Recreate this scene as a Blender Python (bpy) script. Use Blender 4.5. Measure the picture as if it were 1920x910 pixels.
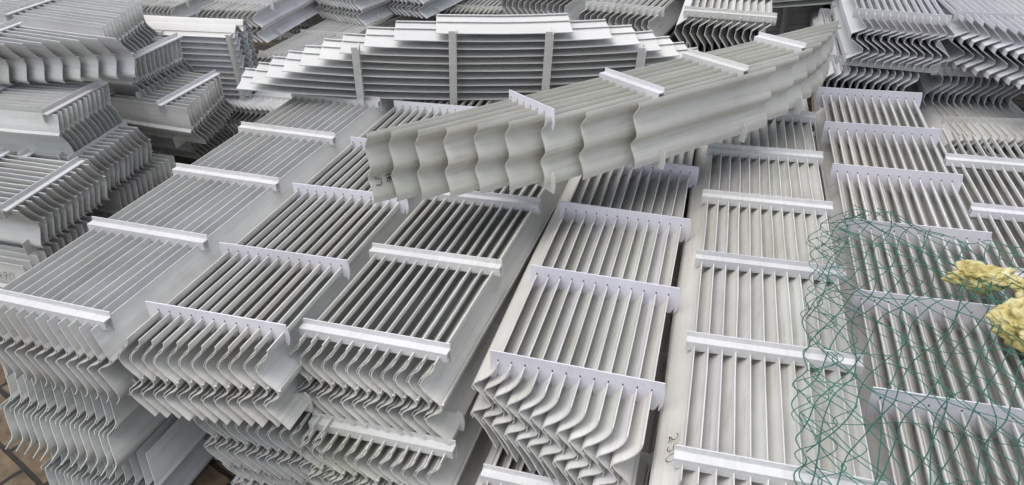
import bpy, bmesh, math, random
from mathutils import Vector, Matrix, noise
random.seed(7)
R = math.radians
for o in list(bpy.data.objects): bpy.data.objects.remove(o)
scene = bpy.context.scene
col = scene.collection

# ------------------------------------------------------------------ camera
cam_d = bpy.data.cameras.new('camera'); cam = bpy.data.objects.new('camera', cam_d); col.objects.link(cam)
cam_d.sensor_width = 36; cam_d.lens = 36 * 1411.2 / 1920; cam_d.clip_start = .05; cam_d.clip_end = 500
PITCH, ROLL = R(32.19), R(-2.66)
fw = Vector((0, math.cos(PITCH), -math.sin(PITCH))); r0 = Vector((1, 0, 0)); u0 = Vector((0, math.sin(PITCH), math.cos(PITCH)))
rr = math.cos(ROLL) * r0 + math.sin(ROLL) * u0; uu = -math.sin(ROLL) * r0 + math.cos(ROLL) * u0
cam.matrix_world = Matrix(((rr.x, uu.x, -fw.x, 0), (rr.y, uu.y, -fw.y, 0), (rr.z, uu.z, -fw.z, 1.6), (0, 0, 0, 1)))
scene.camera = cam

# ------------------------------------------------------------------ world, sun, exposure
w = bpy.data.worlds.new('World'); scene.world = w; w.use_nodes = True
nt = w.node_tree; nt.nodes.clear()
sky = nt.nodes.new('ShaderNodeTexSky'); sky.sky_type = 'NISHITA'; sky.sun_disc = False
SUN_EL, SUN_AZ = R(72), R(-110)            # azimuth clockwise from +Y
sky.sun_elevation = SUN_EL; sky.sun_rotation = SUN_AZ
sky.dust_density = 3.5; sky.air_density = 1.0; sky.ozone_density = 1.0
hs = nt.nodes.new('ShaderNodeHueSaturation'); hs.inputs['Saturation'].default_value = .45   # overcast sky: nearly grey
bg = nt.nodes.new('ShaderNodeBackground'); bg.inputs['Strength'].default_value = .15
out = nt.nodes.new('ShaderNodeOutputWorld')
nt.links.new(sky.outputs[0], hs.inputs['Color']); nt.links.new(hs.outputs[0], bg.inputs['Color']); nt.links.new(bg.outputs[0], out.inputs['Surface'])
sd = bpy.data.lights.new('sun', 'SUN'); sd.energy = 0.7; sd.angle = R(70); sd.color = (1, .97, .93)
so = bpy.data.objects.new('sun', sd); col.objects.link(so)
sdir = Vector((math.sin(SUN_AZ) * math.cos(SUN_EL), math.cos(SUN_AZ) * math.cos(SUN_EL), math.sin(SUN_EL)))
so.rotation_euler = sdir.to_track_quat('Z', 'Y').to_euler(); so.location = (0, 0, 8)
scene.view_settings.view_transform = 'Standard'; scene.view_settings.look = 'None'
scene.view_settings.exposure = 0.45; scene.view_settings.gamma = 1; scene.view_settings.use_curve_mapping = False

# ------------------------------------------------------------------ materials
def mat_pvc(name, c1, c2, rough=.55, dirt=.6, streak=True):
    m = bpy.data.materials.new(name); m.use_nodes = True; t = m.node_tree; N = t.nodes; L = t.links
    b = N['Principled BSDF']; b.inputs['Specular IOR Level'].default_value = .3
    tc = N.new('ShaderNodeTexCoord'); mp = N.new('ShaderNodeMapping'); L.new(tc.outputs['Object'], mp.inputs[0])
    n1 = N.new('ShaderNodeTexNoise'); n1.inputs['Scale'].default_value = 3.0; n1.inputs['Detail'].default_value = 5; L.new(mp.outputs[0], n1.inputs[0])
    oi = N.new('ShaderNodeObjectInfo')
    add = N.new('ShaderNodeMath'); add.operation = 'MULTIPLY_ADD'; L.new(oi.outputs['Random'], add.inputs[0]); add.inputs[1].default_value = .35
    L.new(n1.outputs[0], add.inputs[2])
    cr = N.new('ShaderNodeValToRGB'); cr.color_ramp.elements[0].position = .42; cr.color_ramp.elements[1].position = .85
    cr.color_ramp.elements[0].color = (*c1, 1); cr.color_ramp.elements[1].color = (*c2, 1); L.new(add.outputs[0], cr.inputs[0])
    # fine dust and grime that settled along the extrusion direction
    mp2 = N.new('ShaderNodeMapping'); mp2.inputs['Scale'].default_value = (60, 2.2, 60); L.new(tc.outputs['Object'], mp2.inputs[0])
    n2 = N.new('ShaderNodeTexNoise'); n2.inputs['Scale'].default_value = 1.5; n2.inputs['Detail'].default_value = 4; L.new(mp2.outputs[0], n2.inputs[0])
    n3 = N.new('ShaderNodeTexNoise'); n3.inputs['Scale'].default_value = 9; n3.inputs['Detail'].default_value = 8; n3.inputs['Roughness'].default_value = .7; L.new(tc.outputs['Object'], n3.inputs[0])
    mul = N.new('ShaderNodeMath'); mul.operation = 'MULTIPLY'; L.new(n2.outputs[0], mul.inputs[0]); L.new(n3.outputs[0], mul.inputs[1])
    r2 = N.new('ShaderNodeMapRange'); r2.inputs['From Min'].default_value = .22; r2.inputs['From Max'].default_value = .42; r2.inputs['To Max'].default_value = dirt; L.new(mul.outputs[0], r2.inputs[0])
    mx = N.new('ShaderNodeMixRGB'); L.new(r2.outputs[0], mx.inputs[0]); L.new(cr.outputs[0], mx.inputs[1]); mx.inputs[2].default_value = (c1[0] * .78, c1[1] * .76, c1[2] * .70, 1)
    # every extrusion comes from its own batch: slight hue differences between vanes, faint algae patches
    tr_ = N.new('ShaderNodeValToRGB'); te = tr_.color_ramp.elements; te[0].color = (.985, 1, .965, 1); te[1].color = (.98, .97, 1.0, 1); q = te.new(.35); q.color = (1, 1, 1, 1); q = te.new(.7); q.color = (1, .985, .95, 1)
    fr_ = N.new('ShaderNodeMath'); fr_.operation = 'FRACT'; m7 = N.new('ShaderNodeMath'); m7.operation = 'MULTIPLY'; m7.inputs[1].default_value = 7.31; L.new(oi.outputs['Random'], m7.inputs[0]); L.new(m7.outputs[0], fr_.inputs[0]); L.new(fr_.outputs[0], tr_.inputs[0])
    mt = N.new('ShaderNodeMixRGB'); mt.blend_type = 'MULTIPLY'; mt.inputs[0].default_value = 1; L.new(mx.outputs[0], mt.inputs[1]); L.new(tr_.outputs[0], mt.inputs[2])
    n6 = N.new('ShaderNodeTexNoise'); n6.inputs['Scale'].default_value = 2.2; n6.inputs['Detail'].default_value = 3
    wc = N.new('ShaderNodeNewGeometry'); L.new(wc.outputs['Position'], n6.inputs[0])
    r6 = N.new('ShaderNodeMapRange'); r6.inputs['From Min'].default_value = .56; r6.inputs['From Max'].default_value = .75; r6.inputs['To Max'].default_value = .35; L.new(n6.outputs[0], r6.inputs[0])
    ma = N.new('ShaderNodeMixRGB'); ma.blend_type = 'MULTIPLY'; L.new(r6.outputs[0], ma.inputs[0]); L.new(mt.outputs[0], ma.inputs[1]); ma.inputs[2].default_value = (.88, .90, .74, 1) if name != 'comb_plate_lilac_white' else (.96, .96, .94, 1)
    L.new(ma.outputs[0], b.inputs['Base Color'])
    rg = N.new('ShaderNodeMapRange'); rg.inputs['To Min'].default_value = rough - .08; rg.inputs['To Max'].default_value = rough + .15; L.new(n3.outputs[0], rg.inputs[0]); L.new(rg.outputs[0], b.inputs['Roughness'])
    bp = N.new('ShaderNodeBump'); bp.inputs['Strength'].default_value = .10; bp.inputs['Distance'].default_value = .004; L.new(n2.outputs[0], bp.inputs['Height']); L.new(bp.outputs[0], b.inputs['Normal'])
    return m
def mat_flat(name, c, rough=.6, noise_amt=.0, scale=20):
    m = bpy.data.materials.new(name); m.use_nodes = True; N = m.node_tree.nodes; L = m.node_tree.links; b = N['Principled BSDF']
    b.inputs['Base Color'].default_value = (*c, 1); b.inputs['Roughness'].default_value = rough
    if noise_amt:
        tc = N.new('ShaderNodeTexCoord'); n = N.new('ShaderNodeTexNoise'); n.inputs['Scale'].default_value = scale; n.inputs['Detail'].default_value = 6; L.new(tc.outputs['Object'], n.inputs[0])
        cr = N.new('ShaderNodeValToRGB'); cr.color_ramp.elements[0].position = .3; cr.color_ramp.elements[1].position = .7
        cr.color_ramp.elements[0].color = (*[v * (1 - noise_amt) for v in c], 1); cr.color_ramp.elements[1].color = (*[min(1, v * (1 + noise_amt)) for v in c], 1)
        L.new(n.outputs[0], cr.inputs[0]); L.new(cr.outputs[0], b.inputs['Base Color'])
    return m
M = {
 'warm':  mat_pvc('pvc_warm_grey', (.57, .567, .55), (.71, .707, .69)),
 'cream': mat_pvc('pvc_cream_grey', (.55, .54, .50), (.68, .67, .62)),
 'grey':  mat_pvc('pvc_neutral_grey', (.55, .555, .55), (.68, .685, .68)),
 'white': mat_pvc('pvc_white', (.62, .62, .61), (.70, .70, .69), dirt=.25),
 'cool_sky':  mat_pvc('pvc_cool_sky_tint', (.56, .57, .59), (.68, .69, .71), dirt=.3),  # grey with the blue of the skylight mixed into its colour
 'green': mat_pvc('pvc_greenish_grey', (.56, .575, .56), (.68, .69, .675)),
 'plate': mat_pvc('comb_plate_lilac_white', (.68, .67, .74), (.80, .79, .86), dirt=.25),
 'rail':  mat_pvc('rail_white', (.58, .58, .59), (.69, .69, .70), dirt=.35),
 'railgrey': mat_pvc('rail_grey', (.56, .56, .55), (.67, .67, .65), dirt=.4),
 'hole':  mat_flat('slot_dark', (.05, .05, .06), .9),
 'ink':   mat_flat('marker_ink', (.012, .012, .016), .5),
}

# ------------------------------------------------------------------ helpers
def link(o, parent=None):
    col.objects.link(o)
    if parent: o.parent = parent
    return o
def mesh_obj(name, V, F, mats, parent=None, smooth=False, midx=None):
    me = bpy.data.meshes.new(name); me.from_pydata([tuple(v) for v in V], [], F); me.update()
    for m in (mats if isinstance(mats, (list, tuple)) else [mats]): me.materials.append(m)
    if midx: me.polygons.foreach_set('material_index', midx)
    if smooth:
        me.polygons.foreach_set('use_smooth', [True] * len(me.polygons))
        if smooth != 2: me.set_sharp_from_angle(angle=R(38))
    o = bpy.data.objects.new(name, me); return link(o, parent)
def catmull(P, n):
    out = []
    for i in range(len(P) - 1):
        p0 = P[max(i - 1, 0)]; p1 = P[i]; p2 = P[i + 1]; p3 = P[min(i + 2, len(P) - 1)]
        for k in range(n):
            t = k / n
            out.append(tuple(.5 * ((2 * p1[j]) + (-p0[j] + p2[j]) * t + (2 * p0[j] - 5 * p1[j] + 4 * p2[j] - p3[j]) * t * t + (-p0[j] + 3 * p1[j] - 3 * p2[j] + p3[j]) * t ** 3) for j in (0, 1)))
    out.append(P[-1]); return out
# cross-sections of a vane: (sideways offset in m, fraction of height)
PROF = {
 'wave': dict(p=[(0, 0), (-.001, .05), (-.010, .12), (-.024, .18), (-.034, .25), (-.035, .31), (-.028, .37), (-.012, .44), (.002, .49), (.009, .54), (.008, .58), (-.004, .63), (-.020, .68), (-.029, .73), (-.028, .78), (-.016, .84), (.004, .92), (.022, 1)], s=1,
              hooks=[[(-.016, .12), (-.037, .23), (-.042, .29), (-.034, .32)], [(.008, .51), (.016, .50), (.016, .46)], [(-.014, .62), (-.031, .68), (-.036, .73), (-.028, .76)]]),
 'kick': dict(p=[(0, 0), (-.001, .12), (-.007, .3), (-.010, .45), (-.006, .58), (.006, .69), (.024, .82), (.033, .91), (.036, 1)], s=1,
              hooks=[[(-.012, .5), (-.022, .56), (-.016, .63)]]),
 'bulge': dict(p=[(0, 0), (.004, .08), (.020, .25), (.040, .42), (.047, .52), (.045, .62), (.032, .80), (.025, .92), (.030, 1)], s=1,
              hooks=[[(.046, .46), (.054, .46), (.054, .5)]]),
 'curl': dict(p=[(0, 0), (-.003, .06), (-.014, .14), (-.030, .21), (-.045, .26), (-.050, .29), (-.042, .34), (-.026, .40), (-.013, .46), (-.011, .51), (-.023, .55), (-.041, .59), (-.049, .625), (-.040, .68), (-.018, .80), (-.004, .90), (.010, 1)], s=1,
              hooks=[[(-.050, .28), (-.054, .32), (-.048, .36)], [(-.012, .48), (-.005, .51), (-.007, .55)], [(-.049, .61), (-.054, .65), (-.047, .69)]]),
 'kink': dict(p=[(0, 0), (-.004, .13), (-.012, .28), (-.014, .38), (-.006, .47), (.010, .60), (.022, .74), (.028, .86), (.030, 1)], s=1, hooks=[[(-.014, .34), (-.021, .39), (-.015, .44)]]),
 'ramp': dict(p=[(0, 0), (.003, .06), (.010, .16), (.021, .29), (.026, .37), (.024, .42), (.012, .465), (-.006, .51), (-.014, .555), (-.012, .60), (.000, .70), (.014, .81), (.019, .88), (.016, .94), (.006, 1)], s=1, hooks=[[(.026, .35), (.032, .39), (.026, .43)], [(-.012, .53), (-.020, .57), (-.015, .61)]]),
 'shell': dict(p=[(0,0),(.004,.05),(.020,.2),(.033,.33),(.036,.39),(.028,.46),(.017,.52),(.018,.58),(.032,.70),(.045,.80),(.046,.86),(.036,.94),(.028,1)], s=1, hooks=[[(.006,.5),(.0,.53),(.003,.57)],[(.036,.36),(.042,.40),(.036,.44)]]),
 'soft': dict(p=[(0, 0), (.002, .07), (-.008, .14), (-.016, .20), (-.018, .25), (-.011, .34), (-.003, .43), (-.001, .49), (-.004, .54), (-.012, .59), (-.020, .64), (-.019, .70), (-.010, .78), (-.003, .86), (-.001, .92), (-.003, 1)], s=1, hooks=[]),
 'lip': dict(p=[(0, 0), (.003, .10), (.010, .30), (.012, .45), (.008, .62), (.012, .80), (.018, 1)], s=1, hooks=[[(.018, .985), (.008, .97), (.007, .93)], [(.010, .60), (.001, .585), (.002, .55)]]),  # hooks added to cast thin dark lines across the sheet
 'zig': dict(p=[(0, 0), (0, .08), (.038, .25), (.036, .28), (-.012, .40), (-.014, .50), (.044, .68), (.046, .75), (-.008, .91), (-.010, 1)], s=0, hooks=[]),
 'zag': dict(p=[(0, 0), (0, .10), (-.038, .26), (-.042, .42), (-.006, .66), (.000, .80), (-.020, 1)], s=0, hooks=[]),
 'zed': dict(p=[(0, 0), (.030, .15), (.030, .30), (-.022, .52), (-.024, .68), (.014, .94), (.016, 1)], s=0, hooks=[]),
}
def profile(kind, H, flip=1):
    d = PROF[kind]; P = catmull(d['p'], 3) if d['s'] else d['p']
    return [(x * flip, -z * H) for x, z in P], [[(x * flip, -z * H) for x, z in h] for h in d['hooks']]
def normals(P):
    N = []
    for i in range(len(P)):
        a = P[max(i - 1, 0)]; b = P[min(i + 1, len(P) - 1)]; tx, tz = b[0] - a[0], b[1] - a[1]; l = math.hypot(tx, tz) or 1
        N.append((tz / l, -tx / l))
    return N
TH = .0026
def ribbon(V, F, P, x, ua, ub, base, th=TH, warp=None, nu=7, cut=0.0):
    """sheet with thickness: profile P extruded along u"""
    N = normals(P); n = len(P); s0 = len(V)
    for k in range(nu + 1):
        for side in (-1, 1):
            for (px, pz), (nx, nz) in zip(P, N):
                u = ua + (ub - ua) * k / nu
                if k == 0: u += cut * pz
                wx, wz = warp(u, pz) if warp else (0, 0)
                V.append((x + px + nx * side * th / 2 + wx - base[0], u - base[1], pz + nz * side * th / 2 + wz - base[2]))
    def id(k, s, i): return s0 + (k * 2 + s) * n + i
    for k in range(nu):
        for i in range(n - 1):
            F.append((id(k, 0, i), id(k, 0, i + 1), id(k + 1, 0, i + 1), id(k + 1, 0, i)))
            F.append((id(k, 1, i + 1), id(k, 1, i), id(k + 1, 1, i), id(k + 1, 1, i + 1)))
        F.append((id(k, 1, 0), id(k, 0, 0), id(k + 1, 0, 0), id(k + 1, 1, 0)))
        F.append((id(k, 0, n - 1), id(k, 1, n - 1), id(k + 1, 1, n - 1), id(k + 1, 0, n - 1)))
    for i in range(n - 1):
        F.append((id(0, 1, i), id(0, 1, i + 1), id(0, 0, i + 1), id(0, 0, i)))
        F.append((id(nu, 0, i), id(nu, 0, i + 1), id(nu, 1, i + 1), id(nu, 1, i)))
def box(V, F, a, b, base):
    s = len(V)
    for z in (a[2], b[2]):
        for x, y in ((a[0], a[1]), (b[0], a[1]), (b[0], b[1]), (a[0], b[1])): V.append((x - base[0], y - base[1], z - base[2]))
    F += [tuple(s + i for i in f) for f in ((3, 2, 1, 0), (4, 5, 6, 7), (0, 1, 5, 4), (1, 2, 6, 5), (2, 3, 7, 6), (3, 0, 4, 7))]
def slab_poly(V, F, pts, y0, y1, base):
    """closed polygon in the x-z plane given thickness along u; concave outlines are split per column by the caller"""
    n = len(pts); s = len(V)
    for y in (y0, y1):
        for x, z in pts: V.append((x - base[0], y - base[1], z - base[2]))
    F.append(tuple(s + i for i in range(n))); F.append(tuple(s + n + i for i in reversed(range(n))))
    for i in range(n): F.append((s + i, s + n + i, s + n + (i + 1) % n, s + (i + 1) % n))

def strap(parent, style, u, xa, xb, xs, base, H, bottom=False, m=None, jit=0, deep=0):
    """comb plate (and rail) that clips the vanes together; xs are the vane positions"""
    V, F, I = [], [], []
    sg = -1 if bottom else 1
    zb = -H if bottom else 0
    top, low = .021 + deep * .4, -.038 - deep
    def Z(z): return zb + sg * z
    th = .003
    edges = [xa] + [(a + b) / 2 for a, b in zip(xs[:-1], xs[1:]) if xa < (a + b) / 2 < xb] + [xb]
    # plate with a scalloped inner edge: one tooth per vane gap
    cells = [xa] + [x for x in xs if xa + .002 < x < xb - .002] + [xb]
    zt = top if style not in ('low',) else .010
    for a, b in zip(cells[:-1], cells[1:]):
        if style == 'plate' and b - a > .012:
            pts = [(a, Z(zt)), (b, Z(zt)), (b, Z(low + .022)), (a + (b - a) * .9, Z(low + .014)), (a + (b - a) * .72, Z(low + .005)), (a + (b - a) * .5, Z(low)), (a + (b - a) * .3, Z(low - .001)), (a, Z(low + .003))]
        else:
            pts = [(a, Z(zt)), (b, Z(zt)), (b, Z(low * .8)), (a, Z(low * .8))]
        if bottom: pts = pts[::-1]
        slab_poly(V, F, pts, u, u + th, base)
    # rounded shoulder at the far end
    if style in ('plate', 'round') or bottom:
        e = .016 if bottom else .009
        c = [(xb, Z(zt)), (xb + e * .7, Z(zt)), (xb + e, Z(zt - .02)), (xb + e, Z(low * .45)), (xb + e * .75, Z(low * .75)), (xb + e * .3, Z(low * .95)), (xb, Z(low))]
        if bottom: c = c[::-1]
        slab_poly(V, F, c, u, u + th, base)
    n0 = len(F)
    if style == 'bar':
        z1, z2 = sorted((Z(.0005), Z(.006))); box(V, F, (xa, u - .024, z1), (xb, u - .0002, z2), base)
    if style == 'rail':
        d = .021
        def bx(a, b):
            z1, z2 = sorted((Z(a[2]), Z(b[2]))); box(V, F, (a[0], a[1], z1), (b[0], b[1], z2), base)
        bx((xa, u - d, .0065), (xb, u - .0002, .0095)); bx((xa, u - d, -.013), (xb, u - d + .0028, .0063)); bx((xa, u - d + .003, -.013), (xb, u - .010, -.0105))
    idx = [0] * len(F)
    # slot heads seen as dark dots above every vane
    if style in ('plate', 'rail') and not bottom:
        for x in xs:
            if not (xa + .006 < x < xb - .004): continue
            for yy, fl in ((u - .0006, 1),):
                s = len(V)
                zc = Z(.003) if style == 'plate' else Z(-.0155)
                for k in range(8):
                    a = k * math.pi / 4; V.append((x + .0018 * math.cos(a) - base[0], yy - base[1], zc + .0030 * math.sin(a) - base[2]))
                V.append((x - base[0], u - base[1] - .0002, zc - base[2]))
                for k in range(8): F.append((s + k, s + (k + 1) % 8, s + 8)); idx.append(1)
    if jit:
        a = random.uniform(-jit, jit); cx = (xa + xb) / 2 - base[0]
        V = [(x, y + (x - cx) * a, z) for x, y, z in V]
    return mesh_obj('strap', V, F, [M[m or style], M['hole']], parent, midx=idx)

DIG = {'0': [[(.5, 1), (.15, .8), (.05, .4), (.3, 0), (.7, .05), (.95, .45), (.85, .85), (.5, 1)]],
       '9': [[(.9, .9), (.45, 1), (.2, .75), (.4, .5), (.85, .6), (.9, .9), (.75, .35), (.35, 0)]],
       '5': [[(.9, 1), (.3, .95), (.25, .6), (.7, .6), (.85, .3), (.6, .02), (.1, .08)]],
       '2': [[(.1, .8), (.4, 1), (.8, .85), (.75, .5), (.1, .05), (.5, .12), (.9, 0)]],
       '*': [[(.1, .8), (.9, .2)], [(.9, .85), (.2, .1)], [(.5, 1), (.45, 0)], [(.05, .5), (.95, .5)], [(.2, .25), (.3, .1)]],
       'k': [[(.5, 1), (.45, 0)], [(.1, .72), (.9, .75)], [(.2, .4), (.85, .45)], [(.45, .45), (.1, .1)], [(.5, .45), (.9, .05)]],
       'z': [[(.1, .95), (.9, 1), (.3, .45), (.1, .1), (.5, 0), (1, .1), (1, .3)]]}
def writing(parent, text, place, size, width=.0022):
    """marker strokes lying on a surface; place(s, t) -> point, with normal offset"""
    V, F = [], []
    x = 0
    for ch in text:
        for st in DIG[ch]:
            P = catmull(st, 4) if len(st) > 2 else st
            for (a, b) in zip(P[:-1], P[1:]):
                dx, dy = b[0] - a[0], b[1] - a[1]; l = math.hypot(dx, dy) or 1; nx, ny = -dy / l * width / size / 2, dx / l * width / size / 2
                e = .15 * width / size; ax, ay, bx_, by = a[0] - dx / l * e, a[1] - dy / l * e, b[0] + dx / l * e, b[1] + dy / l * e
                s = len(V)
                for px, py in ((ax + nx, ay + ny), (bx_ + nx, by + ny), (bx_ - nx, by - ny), (ax - nx, ay - ny)): V.append(place((x + px * .75) * size, py * size))
                F.append((s, s + 1, s + 2, s + 3))
        x += 1.0
    return mesh_obj('marker_writing', V, F, M['ink'], parent)

def module(label, pose, ends, prof='wave', H=.205, flip=1, straps=(), mat='warm', n=12, pitch=.0295, margin=.0175, name='vane_panel', cat='vane panel', group=None, write=None, warp_amt=.0034, th=TH, cut=0.0, vmats=None, nu=7, bend=(0, 0)):
    """pose: yaw, tip, roll (deg), origin of the top left front corner. ends: list of (u0,u1) per vane"""
    yaw, tp, tr, ox, oy, oz = pose
    A = Matrix.Rotation(R(yaw), 4, 'Z') @ Matrix.Rotation(R(tp), 4, 'X') @ Matrix.Rotation(R(tr), 4, 'Y')
    if callable(ends): ends = [ends(i) for i in range(n)]
    um = sum(e[0] + e[1] for e in ends) / (2 * n); base = Vector((margin + pitch * (n - 1) / 2, um, -H))
    e = bpy.data.objects.new(name, None); e.empty_display_size = .1; col.objects.link(e)
    e.matrix_world = Matrix.Translation((ox, oy, oz)) @ A @ Matrix.Translation(base)
    e['label'] = label; e['category'] = cat
    if group: e['group'] = group
    P, HK = profile(prof, H, flip); xs = [margin + pitch * i for i in range(n)]
    seed = random.uniform(0, 100)
    for i, x in enumerate(xs):
        V, F = [], []
        ph = random.uniform(0, 6.28); am = random.uniform(.3, 1) * warp_amt; zz = random.uniform(-.0012, .0012)
        wp = lambda u, z, ph=ph, am=am, i=i: (-bend[0] * (u - bend[1]) ** 2 + am * math.sin(u * 9 + ph) * (.3 + abs(z) * 5) + .0012 * noise.noise(Vector((u * 6, i * 3.1, seed))), zz + .0008 * math.sin(u * 7 + ph))
        e0 = ends[i][0] + random.uniform(-.003, .003)
        ribbon(V, F, P, x, e0, ends[i][1], base, th, wp, nu, cut)
        for h in HK: ribbon(V, F, h, x, e0 + .001, ends[i][1] - .001, base, th * .7, wp, nu, cut)
        mm = M[(vmats[i] if vmats else mat)]
        mesh_obj('vane', V, F, mm, e, smooth=True)
    for s in straps:
        st, u, xa, xb = s[:4]; opt = s[4] if len(s) > 4 else {}
        strap(e, st, u, xa, xb, xs, base, H, **opt)
    if write:
        for text, vi, u, zf, size, dsu, dta, side in write:
            arc = []
            acc = 0; full = P
            for k in range(len(full)):
                if k: acc += math.hypot(full[k][0] - full[k - 1][0], full[k][1] - full[k - 1][1])
                arc.append(acc)
            NN = normals(full)
            def place(s, t):
                uu_ = u + s * dsu; a = zf * acc + t * dta
                a = max(0, min(acc, a)); k = 0
                while k < len(arc) - 2 and arc[k + 1] < a: k += 1
                f = (a - arc[k]) / ((arc[k + 1] - arc[k]) or 1)
                px = full[k][0] * (1 - f) + full[k + 1][0] * f; pz = full[k][1] * (1 - f) + full[k + 1][1] * f
                nx = NN[k][0] * (1 - f) + NN[k + 1][0] * f; nz = NN[k][1] * (1 - f) + NN[k + 1][1] * f; off = side * (th / 2 + .006)
                return (xs[vi] + px + nx * off - base[0], uu_ - base[1], pz + nz * off - base[2])
            writing(e, text, place, size)
    return e
def regular(S, ks, style, W=.36, offs={}, H=.205, bot=True, m=None, bm=None, deep=0):
    out = []
    for k in ks:
        d = offs.get(k, (0, 0)); out.append((style, k * S + d[0], d[1], W + d[1], dict(m=m, jit=.008, deep=deep)))
        if bot: out.append(('round', k * S + d[0] - .004, 0, W, dict(bottom=True, m=bm or 'railgrey')))
    return out
def corner(yaw, tp, tr, ox, oy, oz, W=.36):
    A = Matrix.Rotation(R(yaw), 3, 'Z') @ Matrix.Rotation(R(tp), 3, 'X') @ Matrix.Rotation(R(tr), 3, 'Y')
    c = A @ Vector((-W / 2, 0, 0)); return (yaw, tp, tr, ox + c.x, oy + c.y, oz + c.z)
def under(p, dz, dx=0, du=0, yaw=0):
    y = R(p[0]); return (p[0] + yaw, p[1], p[2], p[3] + dx * math.cos(y) - du * math.sin(y), p[4] + dx * math.sin(y) + du * math.cos(y), p[5] - dz)

# ------------------------------------------------------------------ ground
def ground():
    m = bpy.data.materials.new('brick_paving'); m.use_nodes = True; N = m.node_tree.nodes; L = m.node_tree.links; b = N['Principled BSDF']
    tc = N.new('ShaderNodeTexCoord'); mp = N.new('ShaderNodeMapping'); mp.inputs['Rotation'].default_value = (0, 0, R(38)); L.new(tc.outputs['Object'], mp.inputs[0])
    nz = N.new('ShaderNodeTexNoise'); nz.inputs['Scale'].default_value = 9; nz.inputs['Detail'].default_value = 3; L.new(mp.outputs[0], nz.inputs[0])
    vm = N.new('ShaderNodeVectorMath'); vm.operation = 'MULTIPLY_ADD'; L.new(nz.outputs['Color'], vm.inputs[0]); vm.inputs[1].default_value = (.012, .012, 0); L.new(mp.outputs[0], vm.inputs[2])
    br = N.new('ShaderNodeTexBrick'); br.inputs['Scale'].default_value = 1; br.inputs['Brick Width'].default_value = .21; br.inputs['Row Height'].default_value = .105; br.inputs['Mortar Size'].default_value = .008; br.inputs['Mortar Smooth'].default_value = .4
    br.inputs['Color1'].default_value = (.17, .125, .075, 1); br.inputs['Color2'].default_value = (.12, .085, .055, 1); br.inputs['Mortar'].default_value = (.018, .015, .012, 1)
    L.new(vm.outputs[0], br.inputs[0])
    n2 = N.new('ShaderNodeTexNoise'); n2.inputs['Scale'].default_value = 25; n2.inputs['Detail'].default_value = 8; L.new(tc.outputs['Object'], n2.inputs[0])
    cr = N.new('ShaderNodeValToRGB'); cr.color_ramp.elements[0].position = .3; cr.color_ramp.elements[0].color = (.45, .45, .42, 1); cr.color_ramp.elements[1].position = .75; cr.color_ramp.elements[1].color = (1.25, 1.2, 1.1, 1); L.new(n2.outputs[0], cr.inputs[0])
    mx = N.new('ShaderNodeMixRGB'); mx.blend_type = 'MULTIPLY'; mx.inputs[0].default_value = 1; L.new(br.outputs[0], mx.inputs[1]); L.new(cr.outputs[0], mx.inputs[2]); L.new(mx.outputs[0], b.inputs['Base Color'])
    b.inputs['Roughness'].default_value = .75
    bp = N.new('ShaderNodeBump'); bp.inputs['Distance'].default_value = .006; bp.inputs['Strength'].default_value = .8
    ad = N.new('ShaderNodeMath'); ad.operation = 'MULTIPLY_ADD'; L.new(br.outputs['Fac'], ad.inputs[0]); ad.inputs[1].default_value = -1; L.new(n2.outputs[0], ad.inputs[2])
    L.new(ad.outputs[0], bp.inputs['Height']); L.new(bp.outputs[0], b.inputs['Normal'])
    o = mesh_obj('ground', [(-150, -150, 0), (150, -150, 0), (150, 150, 0), (-150, 150, 0)], [(0, 1, 2, 3)], m); o['kind'] = 'structure'
ground()
# ------------------------------------------------------------------ front rows: six columns running away from the camera
G1 = 'vane panels laid in rows across the front'
G2 = 'vane panels stacked on the left side'
G3 = 'vane panels stacked at the far side'
DZ = .021
def lin(a, b, n=12, c=None): return lambda i: (a + (b - a) * i / (n - 1), c)
def fr(front0, front1, back0, back1=None, n=12):
    back1 = back0 if back1 is None else back1
    return lambda i: (front0 + (front1 - front0) * i / (n - 1), back0 + (back1 - back0) * i / (n - 1))

A = corner(-18.395, -1.147, 1.405, -1.06, 1.393, .631 - DZ)
module('white-railed panel leftmost in the front row, its front rail running off the left edge', A, fr(-.045, -.045, 1.80), mat='warm', prof='ramp',
       straps=regular(.3407, range(5), 'rail', m='rail'), group=G1, cut=.05)
B = corner(-18.079, -1.012, -.045, -.671, 1.315, .602 - DZ)
module('panel with lilac comb plates between the two white-railed panels at lower left', B, fr(-.075, -.03, 2.05), mat='warm',
       straps=regular(.3329, range(6), 'plate', offs={0: (.033, -.015), 1: (-.031, -.007), 2: (-.016, 0), 3: (.001, .01), 4: (.013, .012)}), group=G1, cut=.1)
Cc = corner(-19.658, -.8, -.796, -.311, 1.299, .57 - DZ)
module('white-railed panel with wide dark gaps between its vanes, left of the centre gap', Cc, fr(-.05, -.045, 1.62), mat='warm',
       straps=regular(.3381, range(5), 'rail', m='rail'), group=G1, cut=.1)
D = corner(-17, -1.175, 2.641, .114, 1.17, .551 - DZ)
module('panel with lilac comb plates and curled vane ends cut on a slant, bottom centre', D, fr(-.012, -.15, 1.75), mat='warm',
       straps=regular(.3422, range(5), 'plate', deep=.012), group=G1, cut=.2, prof='curl')
E_ = corner(-16.318, -.763, .7, .452, .905, .543 - DZ)
module('pale white-railed panel right of bottom centre, with 250 written near its front left end', E_, fr(-.06, -.06, 2.05), mat='warm', prof='curl',
       straps=regular(.3421, range(6), 'rail', m='rail'), group=G1, write=[('250', 0, .075, .17, .026, -1, -1, 1)])
Fp = corner(-17.037, -.621, .151, .876, 1.042, .524 - DZ)
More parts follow.
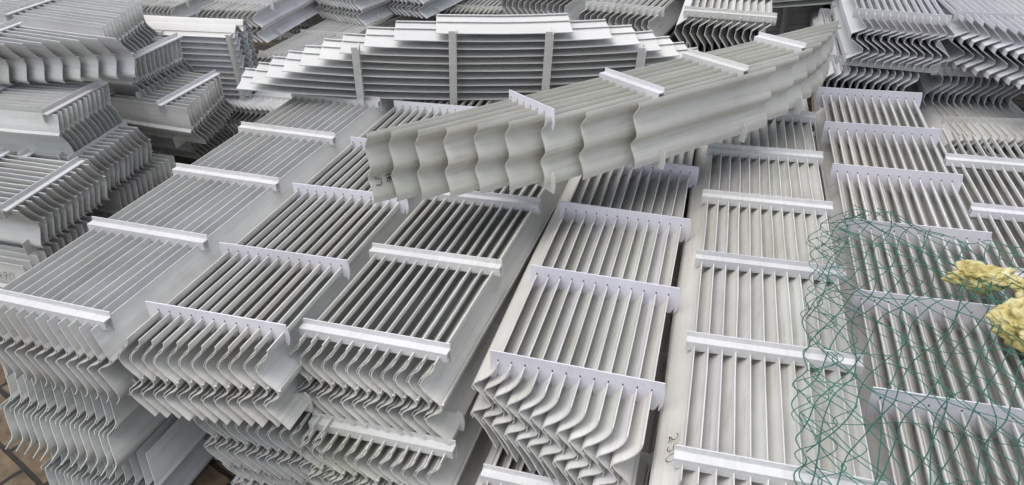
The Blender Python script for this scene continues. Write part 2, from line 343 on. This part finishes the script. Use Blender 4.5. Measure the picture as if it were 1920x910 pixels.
module('panel with deep lilac comb plates partly under the green netting', Fp, fr(-.75, -.75, 1.80), mat='warm', flip=-1, th=.0032,
       straps=regular(.3467, range(-2, 6), 'plate', m='plate', deep=.016), group=G1)
Gp = (-16.3, -.6, 1.1, 1.321, 1.852, .475)
module('white-railed panel at the right edge beyond the netting', Gp, fr(-1.3, -1.3, .62, .50), mat='warm', flip=-1, th=.003,
       straps=regular(.34, range(-3, 2), 'rail', m='rail'), group=G1)
# second and third layers
A2 = under(A, .232, dx=-.10, du=.05)
module('greenish grey panel second from the top in the lower left corner stack', A2, fr(-.04, -.04, 1.45), mat='green',
       straps=regular(.34, range(5), 'round')[1::2], group=G1, cut=.5, prof='shell')
A3 = under(A, .432, dx=-.04, du=.05)
module('greenish grey panel lowest in the lower left corner stack, with a black marker squiggle', A3, fr(-.06, -.06, 1.40), mat='green', H=.185, cut=.5, prof='shell',
       straps=regular(.34, range(5), 'round', H=.185)[1::2], group=G1, write=[('z', 5, -.03, .40, .03, 1, -1, -1)])
B2 = under(B, .235, dx=.075, du=.02)
module('grey panel directly below the front left comb-plate panel, only its wavy ends showing', B2, fr(-.03, -.03, 1.8), mat='grey',
       straps=[('round', .03 + .34 * k, 0, .36, dict(bottom=True, m='railgrey')) for k in range(5)], group=G1)
B3 = under(B, .415, dx=.10, du=.03)
module('lowest grey panel under the front left comb-plate panel, wavy ends at the bottom edge', B3, fr(-.03, -.03, 1.8), mat='grey', H=.16,
       straps=[('round', .03 + .34 * k, 0, .36, dict(bottom=True, m='railgrey')) for k in range(5)], group=G1)
module('panel added to darken the gap at the bottom edge, below the wavy ends', under(B, .50, dx=-.06, du=.10), fr(0, 0, 1.6), mat='grey', H=.10, straps=[('round', .1, 0, .36, dict(bottom=True, m='railgrey'))], group=G1, nu=3)  # filler panel, put in so this gap turns dark instead of showing bricks
C2 = (-18.5, 0, -.88, -.486, 1.288, .325)
module('white-railed panel at the bottom edge beneath the wide-gapped railed panel', C2, fr(-.05, -.05, 1.9), mat='warm',
       straps=regular(.34, range(6), 'rail', m='rail'), group=G1)
D2 = (-18.5, 0, .45, -.084, 1.119, .315)
module('white-railed panel at the bottom edge beneath the slant-cut comb-plate panel', D2, fr(-.04, -.04, 1.8), mat='warm',
       straps=regular(.34, range(6), 'rail', m='rail'), group=G1)
for nm, p, lo, hi, lab in ((1, E_, -.08, 2.0, 'panel hidden in the dark beneath the pale panel marked 250'), (2, Fp, -.7, 1.75, 'panel in the shade beneath the netted comb-plate panel'), (3, Gp, -1.2, .75, 'panel in the shade beneath the railed panel at the right edge')):
    module(lab, under(p, .235, dx=.012 * nm), fr(lo, lo, hi), mat='grey', straps=[('low', .17 + .34 * k, 0, .36, dict(m='railgrey')) for k in range(-2 if nm > 1 else 0, 3)], group=G1, nu=3)

# ------------------------------------------------------------------ centre: two arc-ended panels lying across the rows
Rr, d0 = 1.865, 1.608
def half(k, R_=Rr, d_=d0, v=.0295): return math.sqrt(max(R_ * R_ - (d_ + k * v) ** 2, .01))
fan = (-56.46, -2.85, -1.52, .013, 1.923, .850)
fe = [(.521 - half(k), .521 + half(k) * .99) for k in range(9)]
sx = lambda h: .012 + .0295 * max(0, (math.sqrt(Rr ** 2 - h ** 2) - d0) / .0295)
module('long arc-shaped panel lying diagonally on top of the rows, marked 5 at its left tip', fan, fe, n=9, margin=.005, mat='cream', H=.19, th=.0023, name='arc_panel', cat='arc panel', prof='soft',
       straps=[('plate', 0, -.005, .185, dict(m='plate')), ('rail', .34, -.005, .236, dict(m='rail')), ('rail', .68, -.005, .236, dict(m='rail')), ('rail', 1.02, -.005, .182, dict(m='rail')),
               ('plate', 0, -.005, .185, dict(bottom=True, m='railgrey')), ('plate', .34, -.005, .245, dict(bottom=True, m='railgrey')), ('plate', .68, -.005, .245, dict(bottom=True, m='railgrey')), ('plate', 1.02, -.005, .19, dict(bottom=True, m='railgrey'))],
       write=[('5k', 0, -.415, .80, .030, 1, -1, -1)], nu=12)
def half2(k): return math.sqrt(max(.0576 + .0915 * k - .00087 * k * k, .01))
arc = (-87.04, -3.74, 100.5, -.502, 2.593, .848)
module('white arc-shaped panel on its side behind the diagonal one, both ends stepped like stairs', arc, [(.515 - half2(k) * (1 + .008 * k), .515 + half2(k)) for k in range(10)], n=10, margin=0, pitch=.0295, mat='white', H=.17, prof='lip', name='arc_panel', cat='arc panel',
       straps=[('bar', 0, .05, .285, dict(m='railgrey')), ('bar', .34, -.012, .285, dict(m='railgrey')), ('bar', .68, -.012, .275, dict(m='railgrey')), ('bar', 1.02, .05, .27, dict(m='railgrey'))], nu=14, warp_amt=.001, bend=(.065, .42))

# ------------------------------------------------------------------ left stacks
HL = .17
def lst(x0=0, x1=.36, us=(0, .34, .68), st='bar', m='rail'): 
    return [(st, u, x0, x1, dict(m=m)) for u in us] + [('round', u, .016, .345, dict(bottom=True, m='railgrey')) for u in us]
kw = dict(H=HL, mat='grey', group=G2)
module('grey panel with thin rail at the left edge, lying on the *90 panel', (72.94, 1.22, -1.71, -1.684, 2.207, .425), fr(-.05, -.05, 1.0), prof='bulge', straps=lst(), **kw)
module('grey panel marked *90 beneath the lowest railed panel at the left edge', (73, 1.2, -1.7, -1.70, 2.16, .232), fr(-.03, -.04, 1.0), prof='kick', straps=lst(us=(.3, .64)), write=[('*90', 0, .095, .34, .028, -1, -1, 1)], **kw)
module('railed panel in the left stack whose long pale side faces the camera', (80.31, 3.67, 1.93, -1.678, 2.596, .604), fr(-.043, -.035, 1.1), prof='kink', straps=lst() + [('low', -.052, 0, .36, dict(bottom=True, m='railgrey'))], **dict(kw, H=.192))
L5 = (76, 2, 0, -1.64, 2.56, .425)
module('shaded panel below the long pale-sided one in the left stack, only wavy ends showing', L5, fr(-.06, -.06, 1.0), prof='bulge', straps=lst(us=(.2, .5)), **kw)
module('darkest panel at the foot of the left stack behind the *90 panel', (70, 0, 0, -1.61, 2.69, .235), fr(-.05, -.05, 1.0), prof='kick', straps=lst(us=(.1, .45)), **kw)
module('upper left panel with big curved vane ends stepping back toward the left edge', (65.9, 1.02, -2.58, -2.067, 2.719, .802), [(.15 - .0625 * i + .0, 1.0) for i in range(12)], prof='bulge', straps=lst(x0=0, x1=.36), **kw)
module('topmost panel in the upper left corner with tightly stepped vane ends', (63.52, .76, -2.11, -2.11, 3.277, .797), fr(-.572, -.426, .9), prof='kick', straps=lst(us=(0, .34)), **kw)
module('panel with a slim slanting rail below the topmost upper left panel', (70.7, .1, -.3, -1.614, 3.148, .609), fr(-.02, -.02, 1.0), prof='kick', straps=lst(), **kw)
module('panel below the slim-railed upper left panel, hidden except for its dark ends', (71, 0, 0, -1.56, 3.14, .42), fr(-.03, -.03, 1.0), prof='bulge', straps=lst(us=(.1,)), **kw)
L8 = (64.34, -.62, -3.16, -1.478, 3.055, .444)
module('panel with a pale side and slanting rail, between left stack and front rows', L8, fr(-.147, -.035, .75), prof='kick', straps=lst(us=(0, .34)), **dict(kw, H=.188))
module('panel lying under the broad pale-sided panel beside the front rows', (68, 0, 0, -1.50, 3.24, .25), fr(-.03, -.0, .75), prof='kick', straps=lst(us=(.2,)), **kw)
T1 = (-97.5, -3.0, 95, -1.26, 3.50, .607)
module('panel on its side behind the left stack, painted sky-lit top, strap down its right end', T1, [(-1.1, .012 + (i % 3) * .004) for i in range(14)], n=14, prof='wave', H=.19, mat='cool_sky', vmats=['white'] * 1 + ['cool_sky'] * 13,  # top vane whiter: sky light on its upper face put into the colour
       straps=[('bar', .0, .0, .43, dict(m='railgrey')), ('bar', -.34, 0, .43, dict(m='railgrey')), ('bar', -.68, 0, .43, dict(m='railgrey'))], group=G3)

# ------------------------------------------------------------------ far side, left to right
kz = dict(H=.17, group=G3)
from_far = [
 ('panel with a big plain grey side at the top edge, left of centre', (-19.2, 1, 1, -1.60, 4.11, .590), fr(-.03, .0, 1.6), 'wave', 'warm', 'round'),
 ('wavy-ended panel at the top edge, first to the right of the plain grey side', (-34, .5, 1, -1.08, 4.50, .57), fr(0, 0, 1.6), 'wave', 'grey', 'low'),
 ('panel lying under the first wavy-ended panel at the top edge', (-34, 0, 1, -1.06, 4.52, .375), fr(0, 0, 1.6), 'wave', 'grey', 'low'),
 ('bluish-sided panel with wavy ends at the top edge, above the white arc panel', (-29.4, .5, 1, -.75, 4.56, .57), fr(0, 0, 1.6), 'wave', 'cool_sky', 'low'),
]
for lab, p, e, pr, mt, st in from_far:
    module(lab, p, e, prof=pr, mat=mt, straps=[(st, .12, 0, .36, dict(m='rail')), (st, .46, 0, .36, dict(m='rail')), (st, .8, 0, .36, dict(m='rail')), ('round', .12, 0, .36, dict(bottom=True, m='railgrey'))], **kz)
T6 = (-26.8, .1, .3, .378, 3.41, .699)
module('panel with a cream rail and angular ends, right behind the white arc panel', T6, fr(-.03, -.03, 1.5), prof='zag', H=.17, mat='warm', straps=[('low', 0, 0, .36, dict(m='railgrey')), ('low', .34, 0, .36, dict(m='railgrey')), ('low', .68, 0, .36, dict(m='railgrey'))], group=G3)
module('angular-ended panel tucked left of the cream-railed one at the top edge', (-26.8, .1, .3, .03, 3.62, .72), fr(-.02, -.02, 1.3), prof='zag', H=.17, mat='warm', straps=[('low', .05, 0, .36, dict(m='railgrey')), ('low', .4, 0, .36, dict(m='railgrey'))], group=G3)
module('panel below the cream-railed one, dark behind the white arc panel', under(T6, .195, dx=-.02), fr(-.03, -.03, 1.4), prof='zag', H=.17, mat='grey', straps=[('low', .1, 0, .36, dict(m='railgrey'))], group=G3)
T7 = (-17.5, .5, 2.4, .742, 3.07, .738)
module('panel with a thick rail and angular ends, between the diagonal arc panel and top edge', T7, fr(-.03, -.03, 1.4), prof='zag', H=.19, n=12, mat='warm', vmats=None, straps=[('rail', 0, 0, .36, dict(m='railgrey')), ('rail', .34, 0, .36, dict(m='railgrey')), ('rail', .68, 0, .36, dict(m='railgrey'))], group=G3)
module('panel beneath the thick-railed angular one, in deep shade', under(T7, .215), fr(-.02, -.02, 1.4), prof='zag', H=.17, mat='grey', straps=[('low', .1, 0, .36, dict(m='railgrey'))], group=G3)
T9 = (-17, 1.2, 2.8, 1.42, 3.03, .721)
module('left one of the two sky-tinted panels with angular ends in the top right', T9, fr(-.04, -.04, 1.4), prof='zig', mat='cool_sky', group=G3, straps=regular(.34, range(4), 'low', m='cool_sky', bm='railgrey'))
module('panel with shaded angular ends under the left sky-tinted one in the top right', under(T9, .228, dx=-.05), fr(-.03, -.03, 1.4), prof='zag', mat='cool_sky', group=G3, straps=[('low', .1 + .34 * k, 0, .36, dict(m='cool_sky')) for k in range(3)])
module('lowest panel of the top right stack behind the lilac comb plates', under(T9, .45, dx=-.03), fr(-.03, -.03, 1.4), prof='zed', mat='grey', group=G3, H=.2, straps=[('low', .1, 0, .36, dict(m='cool_sky'))])
T10 = (-12.8, -.8, 1.8, 1.858, 3.067, .678)
module('sky-tinted panel with large angular ends cut on a slant, in the top right corner', T10, fr(-.05, -.42, 1.4), prof='zig', mat='cool_sky', group=G3, straps=regular(.34, range(4), 'low', m='cool_sky', bm='cool_sky'))
T10b = (-18, 1, -1, 1.82, 3.06, .450)
module('dark-gapped panel between grey straps under the slant-cut panel at the right edge', T10b, fr(-.02, -.02, 1.4), prof='zed', mat='cool_sky', group=G3, straps=regular(.34, range(3), 'low', m='railgrey', bm='railgrey'))
module('panel low at the right edge showing short curved vanes below the dark-gapped one', (-10, 0, 0, 1.78, 2.72, .30), fr(0, 0, 1.4), prof='wave', mat='warm', group=G3, straps=[('low', .15, 0, .36, dict(m='railgrey'))])
module('dark panel on its side at the top edge, right of the thick-railed panel', (-90, 2, 95, .95, 3.75, .86), [(0, .95) for i in range(12)], prof='kick', H=.17, mat='grey', group=G3, straps=[('low', .1, 0, .36, dict(m='railgrey')), ('low', .8, 0, .36, dict(m='railgrey'))])
# more of the yard's panels seen in the gaps of the far side
lows = lambda *us: [('low', u, 0, .36, dict(m='railgrey')) for u in us]
module('bit of a wavy-ended panel at the top edge, beside the topmost upper left panel', (-20, 0, 0, -2.2, 4.55, .52), fr(0, 0, 1.2), prof='wave', mat='warm', straps=lows(.1, .5), **kz)
module('dark-ended panel between the white arc panel and the big plain grey side', (-22, 0, 0, -1.28, 3.86, .40), fr(-.02, -.02, 1.3), prof='zag', mat='warm', straps=lows(.02, .4), **kz)
module('dark panel glimpsed beneath the left tip of the white arc panel', (-20, 0, 0, -1.42, 3.52, .28), fr(0, 0, 1.2), prof='zed', mat='grey', straps=lows(.1, .5), **kz)
module('dark long panel on its side at the top edge, beside the top right stack', (-90, 1, 95, 1.05, 3.95, .66), [(0, .7) for i in range(12)], prof='wave', mat='grey', straps=[('bar', .45, 0, .36, dict(m='railgrey'))], **kz)
for lab, x, y, z in (('shaded panel far back at the top edge behind the plain grey side', -1.5, 4.9, .35), ('shaded panel far back between the wavy-ended panels and the cream rail', -.35, 4.6, .38),
                     ('shaded panel far back behind the thick-railed angular panel', .85, 4.7, .35), ('shaded panel far back behind the top right stack', 1.6, 4.4, .40), ('shaded panel just outside the right side of the top right stack', 2.33, 3.2, .42)):
    module(lab, (-19, 0, 0, x, y, z), fr(0, 0, 1.3), prof='wave', mat='grey', straps=lows(.1, .5), **kz, nu=3)

# ------------------------------------------------------------------ green netting thrown over the right-hand rows
Fm = Matrix.Translation((.876, 1.042, .503)) @ Matrix.Rotation(R(-17.037), 4, 'Z') @ Matrix.Rotation(R(-.621), 4, 'X') @ Matrix.Rotation(R(.151), 4, 'Y') @ Matrix.Translation((-.18, 0, 0))
def tube(V, F, P, r, sides=4):
    s0 = len(V); n = len(P)
    for i, p in enumerate(P):
        t = (P[min(i + 1, n - 1)] - P[max(i - 1, 0)]).normalized(); a = t.cross(Vector((0, 0, 1))); a = a.normalized() if a.length > 1e-4 else Vector((1, 0, 0)); b = t.cross(a)
        for k in range(sides):
            an = 2 * math.pi * k / sides; V.append(p + a * (r * math.cos(an)) + b * (r * math.sin(an)))
    for i in range(n - 1):
        for k in range(sides):
            k2 = (k + 1) % sides; F.append((s0 + i * sides + k, s0 + i * sides + k2, s0 + (i + 1) * sides + k2, s0 + (i + 1) * sides + k))
def net_point(x, u, lift, sd):
    q = Vector((x * 5, u * 5, sd)); d = noise.noise_vector(q); q2 = Vector((x * 14, u * 14, sd + 9)); d2 = noise.noise_vector(q2)
    # gathered toward the spot where the yellow clumps are caught
    gx, gu = .285, .36; rx, ru = gx - x, gu - u; g = math.exp(-(rx * rx + ru * ru) / .018) * .45
    x += d.x * .028 + d2.x * .004 + rx * g; u += d.y * .030 + d2.y * .004 + ru * g
    return Fm @ Vector((x, u, .036 + lift + .022 * (d.z + .4) + .006 * d2.z + .03 * g))
def edge_l(u):
    T = [(-.9, -.19), (-.2, -.173), (.08, -.15), (.25, -.118), (.37, -.125), (.55, -.09), (.68, -.03), (.8, .04)]
    for (a, p), (b, q) in zip(T[:-1], T[1:]):
        if u <= b: return .034 + p + (q - p) * (u - a) / (b - a) + .012 * math.sin(u * 21)
    return .04
def edge_t(x): return .70 - .35 * max(0, x - .05) + .03 * math.sin(x * 18)
def netting():
    V, F = [], []
    for sd, c, L, x_off, lift in ((1.3, .040, .105, 0, 0), (7.7, .050, .125, .015, .010)):
        K = 3 if sd < 5 else 1
        for k in range(K):
            x0 = -.16 + x_off + c * k; P = []
            nst = 220 if sd < 5 else 190
            for i in range(nst):
                u = -.85 + 1.62 * i / (nst - 1)
                x = x0 + c * .55 * math.sin(2 * math.pi * u / L + (math.pi if k % 2 else 0))
                xx = x + max(0, (edge_l(u) + .16)) * max(0, 1 - k / 8)
                top = edge_t(xx)
                if u > top: 
                    break
                P.append(net_point(xx, u, lift, sd))
            if len(P) > 3: tube(V, F, P, .0010)
    # the two diagonal families of the mesh, two layers lying slightly turned against each other
    for sd, ang, c, lift in ((1.3, 63, .046, .0), (1.3, -58, .046, .003), (5.2, 76, .085, .010), (5.2, -44, .085, .012)):
        dx_, du_ = math.cos(R(ang)), math.sin(R(ang)); nx_, nu_ = -du_, dx_
        for k in range(-40, 41):
            o_ = c * k + .004 * math.sin(k * 5.3); runs = [[]]
            for i in range(420):
                t = -1.5 + 3 * i / 419; wob = .007 * math.sin(t * 22 + k * 2.1 + sd)
                x = .2 + nx_ * (o_ + wob) + dx_ * t; u = 0 + nu_ * (o_ + wob) + du_ * t
                if edge_l(u) - .005 < x < .62 and -.85 < u < edge_t(x): runs[-1].append(net_point(x, u, lift, sd))
                elif runs[-1]: runs.append([])
            for P in runs:
                if len(P) > 4: tube(V, F, P, .00125)
    # loose cross strands and the rim cord
    for j in range(14):
        u0 = -.8 + 1.44 * j / 13 + random.uniform(-.015, .015); P = []
        sl = random.uniform(-.22, .08)
        for i in range(90):
            x = edge_l(u0) + .01 + .75 * i / 89; u = u0 + sl * (x + .14) + .012 * math.sin(x * 16 + j)
            if u > edge_t(x): continue
            P.append(net_point(x, u, .006, 3.1 + (j % 3)))
        if len(P) > 3: tube(V, F, P, .00095)
    P = [net_point(edge_l(u) - .012 + .008 * math.sin(u * 70), u, .004, 1.3) for u in [-.85 + 1.45 * i / 240 for i in range(241)]]
    P += [net_point(x, edge_t(x) + .01 * math.sin(x * 60), .004, 1.3) for x in [edge_l(.6) + .02 + .55 * i / 90 for i in range(91)]]
    tube(V, F, P, .0012)
    m = mat_flat('net_green', (.025, .14, .10), .38, .35, 6)
    o = mesh_obj('netting', V, F, m, smooth=2)
    o['label'] = 'tangled dark green netting draped over the panels at the right'; o['category'] = 'netting'
netting()
def clump(label, loc, scale, rot, sd):
    bm = bmesh.new(); bmesh.ops.create_icosphere(bm, subdivisions=6, radius=1)
    for v in bm.verts:
        p = v.co.copy(); n1 = noise.noise(p * 1.3 + Vector((sd, 0, 0))); n2 = abs(noise.noise(p * 2.6 + Vector((0, sd, 0)))); n3 = abs(noise.noise(p * 6 + Vector((0, 0, sd)))); n4 = noise.noise(p * 16 + Vector((sd, sd, 0)))
        v.co = p * (.95 + .45 * n1 + .34 * n2 - .16 * n3 + .045 * n4)
        v.co.x *= scale[0]; v.co.y *= scale[1]; v.co.z *= scale[2]
    me = bpy.data.meshes.new('clump'); bm.to_mesh(me); bm.free(); me.polygons.foreach_set('use_smooth', [True] * len(me.polygons))
    m = bpy.data.materials.get('yellow_fibre')
    if not m:
        m = bpy.data.materials.new('yellow_fibre'); m.use_nodes = True; N = m.node_tree.nodes; L = m.node_tree.links; b = N['Principled BSDF']
        tc = N.new('ShaderNodeTexCoord'); n = N.new('ShaderNodeTexNoise'); n.inputs['Scale'].default_value = 30; n.inputs['Detail'].default_value = 8; n.inputs['Distortion'].default_value = .9; L.new(tc.outputs['Object'], n.inputs[0])
        cr = N.new('ShaderNodeValToRGB'); e = cr.color_ramp.elements; e[0].position = .32; e[0].color = (.26, .20, .07, 1); e[1].position = .72; e[1].color = (.68, .64, .42, 1); k = e.new(.5); k.color = (.52, .45, .17, 1)
        L.new(n.outputs[0], cr.inputs[0]); L.new(cr.outputs[0], b.inputs['Base Color']); b.inputs['Roughness'].default_value = .85
        b.inputs['Subsurface Weight'].default_value = .25; b.inputs['Subsurface Radius'].default_value = (.02, .015, .006); b.inputs['Subsurface Scale'].default_value = .4
        n5 = N.new('ShaderNodeTexNoise'); n5.inputs['Scale'].default_value = 140; n5.inputs['Detail'].default_value = 6; L.new(tc.outputs['Object'], n5.inputs[0])
        bp = N.new('ShaderNodeBump'); bp.inputs['Distance'].default_value = .003; bp.inputs['Strength'].default_value = .7; L.new(n5.outputs[0], bp.inputs['Height']); L.new(bp.outputs[0], b.inputs['Normal'])
    me.materials.append(m); o = bpy.data.objects.new('clump', me); link(o); o.matrix_world = Fm @ Matrix.Translation(loc) @ Matrix.Rotation(R(rot), 4, 'Z')
    o['label'] = label; o['category'] = 'clump'
clump('long crumpled pale yellow clump lying inside the green netting', (.275, .425, .052), (.070, .040, .030), 8, 2.2)
clump('larger round crumpled yellow clump at the right edge, below the long one', (.325, .245, .055), (.062, .068, .044), 30, 5.9)
clump('yellow clump cut off by the right edge, between the other two', (.372, .39, .050), (.032, .040, .020), 60, 8.4)
